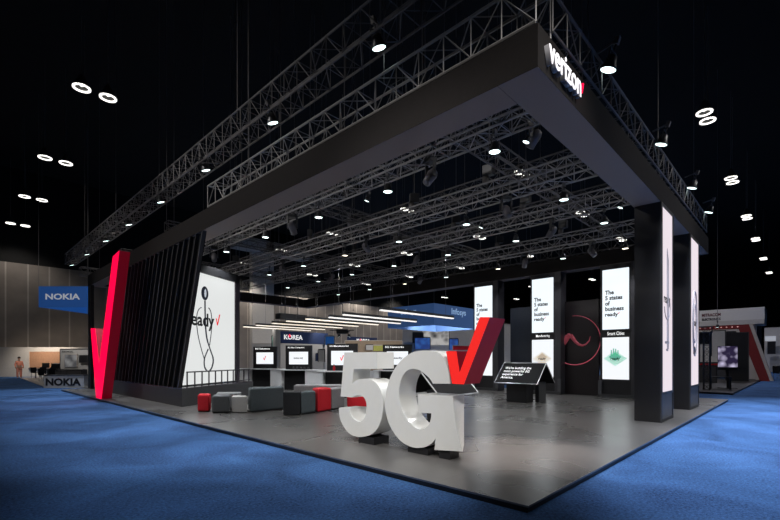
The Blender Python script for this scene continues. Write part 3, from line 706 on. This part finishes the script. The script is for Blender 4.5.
t = place(-25.0,-24.4,1.3,1.85,34.8,M['black'],'wall_monitor','small black monitor at the right of the machine picture','monitor', .06, M['charcoal'])
t = place(-26.6,-24.0,0,.72,33.6,M['charcoal'],'display_table_front','dark display table before the pale exhibit wall','table', .6, M['black'])
text('NOKIA', M['ink'], None, tuple(cam(-26.5,34.9,2.14)), tuple(rdir), .9, .1, bold=.03)
bpy.data.objects[-1] if False else None
lt = [o for o in COL.objects if o.name.startswith('lettering') and o.parent is None][0]
lt.name = 'wall_lettering'; tag(lt, 'tiny black NOKIA lettering at the top of the machine wall', 'lettering')
for k, (r, d) in enumerate([(-28.6,35.9),(-26.9,34.8),(-24.0,31.0)]):
    p = cam(r, d, .03)
    t = thing('cafe_table', ['dark small table farthest left by the salmon clothed person','dark small table in the middle of the far left group','dark small table nearest the machine exhibit wall'][k], 'table', tuple(p), R(-46.2), 'small dark tables at far left')
    MB().box((-.7,-.35,.70),(.7,.35,.74)).build('tabletop', M['black'], t)
    for a in (-.6,.6):
        for b in (-.28,.28): MB().rod((a,b,0),(a,b,.70),.025,6).build('leg', M['black'], t)
    c0 = None
    for j, (a, b) in enumerate([(-.35,-.6),(.4,-.6)]):
        q = p + rdir*a + fdir*b
        c = thing('black_chair', f'{["left","right"][j]} black chair in front of the {["farthest","middle","nearest"][k]} dark table, far left', 'chair', tuple(q), R(-46.2), 'black chairs at far left')
        MB().box((-.22,-.22,.43),(.22,.22,.48)).build('seat', M['black'], c)
        MB().box((-.22,-.25,.48),(.22,-.21,.9)).build('backrest', M['black'], c)
        for u_ in (-.19,.19):
            for v_ in (-.19,.19): MB().rod((u_,v_,0),(u_,v_,.43),.014,5).build('leg', M['steel'], c)
    b_ = thing('desk_monitor', f'small monitor on the {["farthest","middle","nearest"][k]} dark table, far left', 'monitor', tuple(p+Vector((0,0,.74))), R(-46.2), 'desk monitors at far left')
    MB().box((-.3,-.02,.12),(.3,.02,.5)).build('display', M['charcoal'] if k != 1 else M['white2'], b_)
    MB().rod((0,0,0),(0,0,.14),.02,6).build('stand', M['black'], b_)
    MB().box((-.14,-.09,0),(.14,.09,.015)).build('foot', M['black'], b_)

# the standing person (skin modifier figure)
def person(loc, rz):
    t = thing('person', 'person in salmon orange top and trousers standing at the far left aisle', 'person', loc, rz)
    def skin(name, pts, edges, rad, mat, par):
        me = bpy.data.meshes.new(name); me.from_pydata(pts, edges, []); o = bpy.data.objects.new(name, me); COL.objects.link(o); o.parent = par
        o.modifiers.new('skin','SKIN'); 
        for i, r in enumerate(rad): 
            me.skin_vertices[0].data[i].radius = r if isinstance(r, tuple) else (r, r)
        me.skin_vertices[0].data[0].use_root = True
        s = o.modifiers.new('sub','SUBSURF'); s.levels = 2; s.render_levels = 2
        me.materials.append(mat); return o
    pts = [(0,0,.93),(0,0,1.12),(0,0,1.34),(0,0,1.45),(0,0,1.53),(0,.01,1.62),(0,.01,1.70),
           (.1,0,.86),(.11,.01,.48),(.12,0,.09),(.13,.12,.05),(-.1,0,.86),(-.11,.01,.48),(-.12,0,.09),(-.13,.12,.05),
           (.18,0,1.38),(.26,-.02,1.12),(.27,.05,.88),(.27,.07,.80),(-.18,0,1.38),(-.26,-.02,1.12),(-.27,.05,.88),(-.27,.07,.80)]
    ed = [(0,1),(1,2),(2,3),(3,4),(4,5),(5,6),(0,7),(7,8),(8,9),(9,10),(0,11),(11,12),(12,13),(13,14),(2,15),(15,16),(16,17),(17,18),(2,19),(19,20),(20,21),(21,22)]
    rd = [(.15,.11),(.13,.10),(.17,.11),(.07,.07),(.055,.055),(.085,.095),(.075,.09),.09,.06,.045,.035,.09,.06,.045,.035,.06,.045,.035,.03,.06,.045,.035,.03]
    skin('body', pts, ed, rd, M['skin'], t)
    skin('jacket', [(0,0,1.0),(0,0,1.2),(0,0,1.36),(.19,0,1.385),(.265,-.02,1.12),(.275,.04,.93),(-.19,0,1.385),(-.265,-.02,1.12),(-.275,.04,.93)], [(0,1),(1,2),(2,3),(3,4),(4,5),(2,6),(6,7),(7,8)], [(.19,.14),(.17,.13),(.19,.135),.08,.068,.055,.08,.068,.055], M['salmon'], t)
    skin('trousers', [(0,0,.95),(.1,0,.84),(.115,.01,.48),(.125,0,.10),(-.1,0,.84),(-.115,.01,.48),(-.125,0,.10)], [(0,1),(1,2),(2,3),(0,4),(4,5),(5,6)], [(.17,.13),.115,.09,.08,.115,.09,.08], pm('salmon_trousers',(.66,.25,.18),.85), t)
    MB().lathe([(0,-.09),(.07,-.08),(.095,-.02),(.1,.05),(.07,.11),(0,.13)], 14, (0,-.015,1.68)).build('hair', M['hair'], t, smooth=True)
    m = MB()
    for s in (-1,1): m.lathe([(0,-.012),(.012,0),(0,.012)], 8, (s*.035,.1,1.66))
    m.build('eyes', M['ink'], t)
    for s in (-1,1):
        for k in range(5):
            x0 = s*.27 + (k-2)*.013; l = [.07,.085,.09,.082,.055][k] if s > 0 else [.055,.082,.09,.085,.07][k]
            pass
    return t
person((.36,45.0,.0), R(200))

# ------------------------------------------------------------------ booths behind the counters
kb_ = thing('fascia_sign', 'navy fascia sign with white KOREA lettering behind the second counter', 'sign', (14.2,27.5,2.85))
MB().box((0,0,0),(4.7,.3,.95)).build('fascia', M['navysign'], kb_)
text('KOREA', M['caption'], kb_, (.35,-.02,.3), (1,0,0), 1.75, .38, bold=.03)
MB().prism([(.76,-.03,.60),(.86,-.03,.74),(.96,-.03,.60),(.86,-.03,.46)], (0,.01,0)).build('emblem_red', M['letterred'], kb_)
MB().box((-.45,-.1,-2.85),(-.02,.35,1.05)).build('pillar', M['white2'], kb_)
MB().box((4.4,0,-2.85),(4.7,.3,0)).build('support_post', M['white2'], kb_)
k2 = thing('fascia_sign', 'smaller navy fascia sign with white KOREA lettering above the numeral', 'sign', (28.6,36,3.2))
MB().box((0,0,0),(4.6,.3,1.0)).build('fascia', M['navysign'], k2)
text('KOREA', M['caption'], k2, (1.2,-.02,.3), (1,0,0), 2.2, .5, bold=.03)
MB().prism([(1.70,-.03,.65),(1.82,-.03,.82),(1.94,-.03,.65),(1.82,-.03,.48)], (0,.01,0)).build('emblem_red', M['letterred'], k2)
MB().box((0,.05,-3.2),(.3,.3,0)).build('support_post', M['white2'], k2)
MB().box((4.3,.05,-3.2),(4.6,.3,0)).build('support_post', M['white2'], k2)
def aisle_panel(u0, u1, v0, v1, d, mat, name, label, cat, th=.1, frame=None, floor=False):
    f = 432.
    r0, r1 = (u0-390)/f*d, (u1-390)/f*d; z1 = 1.6+(359-v0)/f*d; z0 = max(0, 1.6+(359-v1)/f*d)
    if floor: z0 = 0
    return place(r0, r1, z0, z1, d, mat, name, label, cat, th, frame)
aisle_panel(252,345,344,390,40,M['white2'],'booth_wall','long pale booth wall standing beneath the KOREA fascia','wall',.2,M['cream'],True)
aisle_panel(345,402,341,390,44,M['tan'],'booth_wall','tan booth wall beyond the numeral, left of the blue banner','wall',.2,M['cream'],True)
aisle_panel(403,474,326,390,36,M['white2'],'booth_wall','tall white booth wall under the big blue banner','wall',.2,M['cream'],True)
aisle_panel(422,449,326,345,35.6,M['bwgraphic'],'graphic_board','black and white graphic board on the wall under the blue banner','board',.06,M['black'])
aisle_panel(415,430,338,349,35.2,M['bluescreen'],'blue_monitor','left blue lit monitor below the blue banner','monitor',.06,M['black'])
aisle_panel(449.5,458,339,350,35.2,M['bluescreen'],'blue_monitor','narrow blue lit monitor just left of the red tick top','monitor',.06,M['black'])
aisle_panel(413,423,333,343,35.4,M['black'],'black_monitor','black monitor above the left blue monitor','monitor',.06,M['charcoal'])
aisle_panel(373,383,345.5,351,43,M['yellowpic'],'yellow_picture','small yellow green picture just above the numeral','picture',.05,M['cream'])
aisle_panel(366,373,345,350,43,M['white2'],'white_board','small white board left of the yellow green picture','board',.05,M['charcoal'])
aisle_panel(272,277,336,350,34,M['greenp'],'green_panel','narrow green panel left of the pale pillar','panel',.06,M['charcoal'])
aisle_panel(318.5,324.5,350,362,30,M['white2'],'framed_picture','framed picture in black frame right of the second counter monitor','picture',.05,M['black'])
aisle_panel(316,322,354,361,31,M['navysign'],'navy_board','small navy board behind the framed picture','board',.05,M['charcoal'])
aisle_panel(325.5,334,336.5,345,31,M['nokiablue2'],'blue_sign_box','small pale blue sign box right of the KOREA fascia','sign',.3,M['white2'])
aisle_panel(453,470,346,350,34.9,M['redfab'],'red_stripe_panel','thin red stripe panel left of the first display column','panel',.04,M['cream'])
aisle_panel(500,512,325,390,33,M['white2'],'booth_wall','pale exhibit wall right of the first display column','wall',.2,M['cream'],True)
sp0 = None
for k, (u, v) in enumerate([(339,337),(349,337)]):
    d = 30; p = cam((u-390)/432*d, d, 1.6+(359-v)/432*d)
    o = lamp(tuple(p), f'{["left","right"][k]} of two small track spotlights under the black ceiling unit', 'track spotlights by the KOREA sign')
cu = thing('projector', 'small black ceiling unit hanging above the two track spotlights', 'projector', tuple(cam(-3.3,30,3.35)), R(-46))
MB().box((-.4,-.2,0),(.4,.2,.3)).build('case', M['black'], cu, bevel=.02); MB().rod((0,0,.3),(0,0,16.6),.02,5).build('pole', M['truss_dark'], cu); MB().box((-.9,-.03,.22),(.8,.03,.27)).build('track', M['black'], cu)
# blue banner
ib = thing('hanging_banner', 'large blue box banner reading Infosys hanging behind the booth', 'banner', (16.56,14.15,3.66))
MB().box((0,0,0),(.05,3.9,1.34)).build('left_face', M['bluebanner'], ib)
MB().box((.05,0,0),(5.2,.05,1.34)).build('right_face', M['bluebanner'], ib)
MB().box((.05,3.85,0),(5.2,3.9,1.34)).box((5.15,.05,0),(5.2,3.85,1.34)).build('rear_faces', M['bluebanner'], ib)
text('Infosys', M['palebluetext'], ib, (-.01,2.7,.70), (0,-1,0), 1.3, .45, bold=.015)
text('Infosys', M['palebluetext'], ib, (1.8,-.01,.68), (1,0,0), 1.6, .52, bold=.015)
for p in ((0,0),(0,3.9),(5.2,0)): MB().rod((p[0],p[1],1.34),(p[0],p[1],16.3),.015,4).build('cable', M['truss_dark'], ib)

# ------------------------------------------------------------------ right hand neighbours
bf = tag(MB().box((20.2,.22,0),(38.5,12,.08)).build('booth_floor', pm('dark_booth_floor',(.01,.01,.011),.4)), 'black raised floor of the neighbouring booth on the right', 'floor')
mf = thing('fascia_sign', 'white box fascia reading MITRACOM on the right hand booth', 'sign', (40,.15,4.35))
MB().box((0,0,0),(3,9,.35)).build('lower_band', M['white2'], mf)
MB().box((0,-.02,.35),(3,9,1.3)).build('fascia', M['white'], mf)
text('MITRACOM', pm('dark_red_ink',(.12,.01,.02),.5), mf, (-.02,3.95,.78), (0,-1,0), 1.25, .25, bold=.03)
text('■■■■■■'.replace('■','H'), M['ink'], mf, (-.02,3.95,.42), (0,-1,0), 1.25, .2, bold=.05) if False else text('ELECTRONICS', M['ink'], mf, (-.02,3.95,.44), (0,-1,0), 1.25, .2, bold=.03)
MB().prism([(-.02,4.4,1.0),(-.02,4.15,.86),(-.02,4.4,.72)], (-.01,0,0)).build('arrow_mark', pm('dark_red_ink2',(.2,.01,.02),.5), mf)
MB().box((.3,.5,-4.35),(.9,1.1,0)).build('support_post', M['cream'], mf)
MB().box((2.2,.3,-4.35),(2.5,7.5,-.1)).build('rear_wall', M['charcoal'], mf)
ra = thing('slanted_arch', 'dark red slanted arch with pale inner edge at the right hand booth', 'arch', (37,.3,0))
rp = [(-.61+0,.0),(-.05,.0),(1.15,3.85),(4.2,3.85),(4.2,4.15),(.55,4.15)]
MB().prism([(0,a,b) for a,b in rp], (.5,0,0)).build('arch_frame', M['redbeam'], ra)
MB().prism([(-.02,a,b) for a,b in [(-.05,.02),(.15,.02),(1.3,3.7),(4.2,3.7),(4.2,3.84),(1.15,3.84)]], (.5,0,0)).build('inner_edge', M['cream'], ra)
m = MB()
for k in range(9): m.lathe([(0,-.06),(.07,0),(0,.06)], 8, (-.02,1.2+k*.33,4.0))
m.build('bulb_row', pm('dim_bulbs',(.6,.3,.3),.5,emit=(1,.5,.45),es=.3), ra)
MB().prism([(-.03,a,b) for a,b in [(-.8,.02),(-.61,.02),(.55,4.15),(.35,4.15)]], (.5,0,0)).build('outer_edge', M['cream'], ra)
for k, (x, y) in enumerate([(22,1.80),(22,1.28)]):
    truss(['left black tower truss in the right hand booth','right black tower truss in the right hand booth'][k], (x,y,.08), (x,y,2.9), (.26,.26), True, (), .3)
truss('black crossbar truss joining the two tower trusses', (22,1.2,2.92), (22,4.6,2.92), (.28,.28), True, (), .3)
ps = thing('video_screen', 'screen with a pale purple flower picture in the right hand booth', 'screen', (24,.78,.08))
MB().box((0,-.42,.95),(.08,.42,2.2)).build('bezel', M['black'], ps)
MB().box((-.01,-.40,1.1),(0,.40,2.18)).build('display', M['purplepic'], ps)
MB().box((.02,-.05,0),(.08,.05,.95)).build('stand', M['black'], ps)
MB().box((-.2,-.4,0),(.3,.4,.03)).build('foot', M['black'], ps)
def simple_table(x, y, w_, d_, h, label, mat='black'):
    t = thing('demo_table', label, 'table', (x,y,.08))
    MB().box((-d_/2,-w_/2,h-.05),(d_/2,w_/2,h)).build('tabletop', M[mat], t)
    for a in (-1,1):
        for b in (-1,1): MB().rod((a*(d_/2-.05),b*(w_/2-.05),0),(a*(d_/2-.05),b*(w_/2-.05),h-.05),.03,6).build('leg', M['steel'], t)
simple_table(23.2,1.0,.9,.5,.62,'low dark table in front of the purple flower screen')
simple_table(24.0,3.0,1.4,.6,.85,'dark table under the left tower truss')
simple_table(27,5,1.8,.8,.95,'dark table deep inside the right hand booth')
def rpan(u0, u1, v0, v1, x, mat, name, label, cat, fr=None):
    k0, k1 = (u0-390)/432, (u1-390)/432
    d0, d1 = (x+4.23)/(k0*.692+.722), (x+4.23)/(k1*.692+.722)
    y0, y1 = -2.073+(.692-.722*k0)*d0, -2.073+(.692-.722*k1)*d1
    dm = (d0+d1)/2; z1 = 1.6+(359-v0)/432*dm; z0 = max(.08, 1.6+(359-v1)/432*dm)
    t = thing(name, label, cat, (x,(y0+y1)/2,z0)); h = abs(y0-y1)/2
    MB().box((0,-h,0),(.12,h,z1-z0)).build('panel', mat, t)
    if fr: MB().box((-.02,-h-.05,0),(.12,-h,z1-z0+.05)).box((-.02,h,0),(.12,h+.05,z1-z0+.05)).box((-.02,-h,z1-z0),(.12,h,z1-z0+.05)).build('frame', fr, t)
    return t
rpan(712,725,331,356,33,M['white2'],'exhibit_board','pale panel above and left of the purple flower screen','panel',M['charcoal'])
rpan(726,748,333,386,34,M['black'],'exhibit_cabinet','tall black exhibit cabinet right of the purple flower screen','cabinet',M['charcoal'])
rpan(700,718,344,362,36,M['white2'],'exhibit_board','pale panel behind the left tower truss','panel',M['charcoal'])
rpan(698,722,363.5,365,35.5,M['redfab'],'red_rail_panel','thin red rail behind the tower trusses','rail',M['charcoal'])
rpan(697,716,366,386,30,M['charcoal'],'exhibit_cabinet','low charcoal cabinet behind the left tower truss','cabinet',M['black'])
rpan(765,780,328,372,52,M['white2'],'exhibit_wall','pale exhibit wall at the far right edge','wall',M['cream'])
rpan(768,775,342,354,51,M['black'],'wall_monitor','black wall monitor on the far right pale wall','monitor',M['charcoal'])
t = rpan(765,776,336,341,51.2,M['silvertext'],'small_sign','small pale lettering strip on the far right wall','sign',M['white2'])
fb = lamp((30,1.9,3.6), 'small bright spotlight inside the right hand booth above the purple flower screen', 'booth spotlights right')
MBp = MB().rod((30,1.9,4.04),(30,1.9,20),.012,4).build('hanging_rod', M['truss_dark']); tag(MBp, 'thin rod holding the small bright spotlight in the right booth', 'rod')
# seated dark chairs at far right
for k, (x, y) in enumerate([(43,-.55),(46,-.9)]):
    c = thing('black_chair', ['dark chair standing beyond the slanted arch, nearer one','dark chair at the far right edge of the aisle'][k], 'chair', (x,y,0), R(60), 'dark chairs at far right')
    MB().box((-.25,-.25,.42),(.25,.25,.5)).build('seat', M['black'], c, bevel=.02); MB().box((-.25,.2,.5),(.25,.27,1.05)).build('backrest', M['black'], c, bevel=.02)
    for u_ in (-.2,.2):
        for v_ in (-.2,.2): MB().rod((u_,v_,0),(u_,v_,.42),.018,5).build('leg', M['steel'], c)

# ------------------------------------------------------------------ camera
cd = bpy.data.cameras.new('camera'); co = bpy.data.objects.new('camera', cd); COL.objects.link(co)
cd.sensor_width = 36; cd.lens = 432/780*36; cd.shift_y = (359-260)/780; cd.clip_end = 400; cd.clip_start = .05
co.location = (-4.230,-2.073,1.6)
yaw = math.atan2(.692,.722)
co.rotation_euler = (R(90), 0, yaw-R(90))
S.camera = co

# ------------------------------------------------------------------ lights
def spot(loc, target, P, ang=90, col=(1,1,1), size=.12, blend=.6):
    l = bpy.data.lights.new('spot', 'SPOT'); l.energy = P; l.spot_size = R(ang); l.spot_blend = blend; l.color = col; l.shadow_soft_size = size
    o = bpy.data.objects.new('spot_light', l); COL.objects.link(o); o.location = loc
    o.rotation_euler = (Vector(target)-Vector(loc)).to_track_quat('-Z','Y').to_euler(); return o
def area(loc, target, P, sx, sy, col=(1,1,1)):
    l = bpy.data.lights.new('area', 'AREA'); l.energy = P; l.shape = 'RECTANGLE'; l.size = sx; l.size_y = sy; l.color = col
    o = bpy.data.objects.new('area_light', l); COL.objects.link(o); o.location = loc
    o.rotation_euler = (Vector(target)-Vector(loc)).to_track_quat('-Z','Y').to_euler(); return o
cool = (.93,.97,1)
for x, nm, ys in rows:
    for y in ys:
        spot((x+.2,y,5.58), (x+.2,y,0), 330 if x < 7 and y > 9 else 150, 115, cool)
for y in [3.40,6.94,10.63,14.36,18.08,21.65,25.43]:
    spot((.6,y,7.0), (-.75,y,0), 1350 if y > 5 else 900, 50, (.85,.92,1))
for x, z_ in [(3.53,6.4),(7.25,6.48),(11.0,6.55),(14.1,6.60)]:
    spot((x,-.05,z_-.05), (x+.8,-3.6,0), 2500, 88, (.82,.88,1))
spot((3.6,1.8,5.7), (2.3,1.4,0), 2300, 32, (1,.86,.8), .08, .9)
# added unseen spots, aimed at the booth and letters to brighten their faces
for p, tg_, P, a in [((-10.1,1.55,13.5),(1.6,3.1,2.2),5400,24),((-10.1,11.6,13.5),(1.6,9,3.5),3600,60),((12,-10,13.5),(8,.4,4.0),2600,44),((22.95,-10,13.5),(14,.4,3),1500,44),((-10.1,-8.5,13.5),(1.8,2.6,2.0),6500,22),((.8,-8.5,13.5),(1.5,2.7,1.2),4200,24),((-10.1,21.7,13.5),(1.2,19,3),1800,50)]:
    spot(p, tg_, P, a, (1,.97,.93), .4, .8)
for iy, y in enumerate([11.6,21.8,31.7,40.9,50.3]):
    for ix, x in enumerate([.8,22.95,33.85,44.7,54.4]):
        if ix == 0 and iy < 1: continue
        spot((x,y,13.8), (x,y,0), 600 if ix == 0 else (1500 if iy < 3 else 2300), 130, (1,.93,.85), .4)
for x in (22.95,33.85,44.7,54.4,66.3): spot((x,1.55,13.8), (x,1.55,0), 1400, 130, (.85,.85,1), .4)
spot(tuple(cam(-19.0,21.0,3.6)), tuple(cam(-18.6,24,.4)), 90, 70, (1,.95,.9), .2)  # added lamp without a fixture, brightens the counter front
spot(tuple(cam(-29.5,33.5,3.6)), tuple(cam(-31.2,36.4,1)), 160, 60, (1,.93,.85), .2)  # added lamp without a fixture, brightens the person
# booth lamps of the left neighbour and the back booths
spot(tuple(cam(-30.5,36.5,3.6)), tuple(cam(-30.8,39,1.6)), 520, 120, (1,.85,.7), .2)
spot(tuple(cam(-25.5,32.6,3.6)), tuple(cam(-25.5,35,1)), 130, 110, (1,.95,.9), .2)
for u, d in ((280,36),(330,38),(375,40),(430,32),(460,33)):
    spot(tuple(cam((u-390)/432*d, d-2.5, 4.8)), tuple(cam((u-390)/432*d, d+1, 1.5)), 350 if u < 400 else 800, 120, (1,.95,.9), .2)

wd = bpy.data.worlds.new('world'); S.world = wd; wd.use_nodes = True
wd.node_tree.nodes['Background'].inputs[0].default_value = (.5,.55,.7,1); wd.node_tree.nodes['Background'].inputs[1].default_value = .0
S.view_settings.view_transform = 'Standard'; S.view_settings.look = 'None'; S.view_settings.gamma = 1; S.view_settings.exposure = 0
S.view_settings.use_curve_mapping = False
S.cycles.use_denoising = True
S.cycles.max_bounces = 6
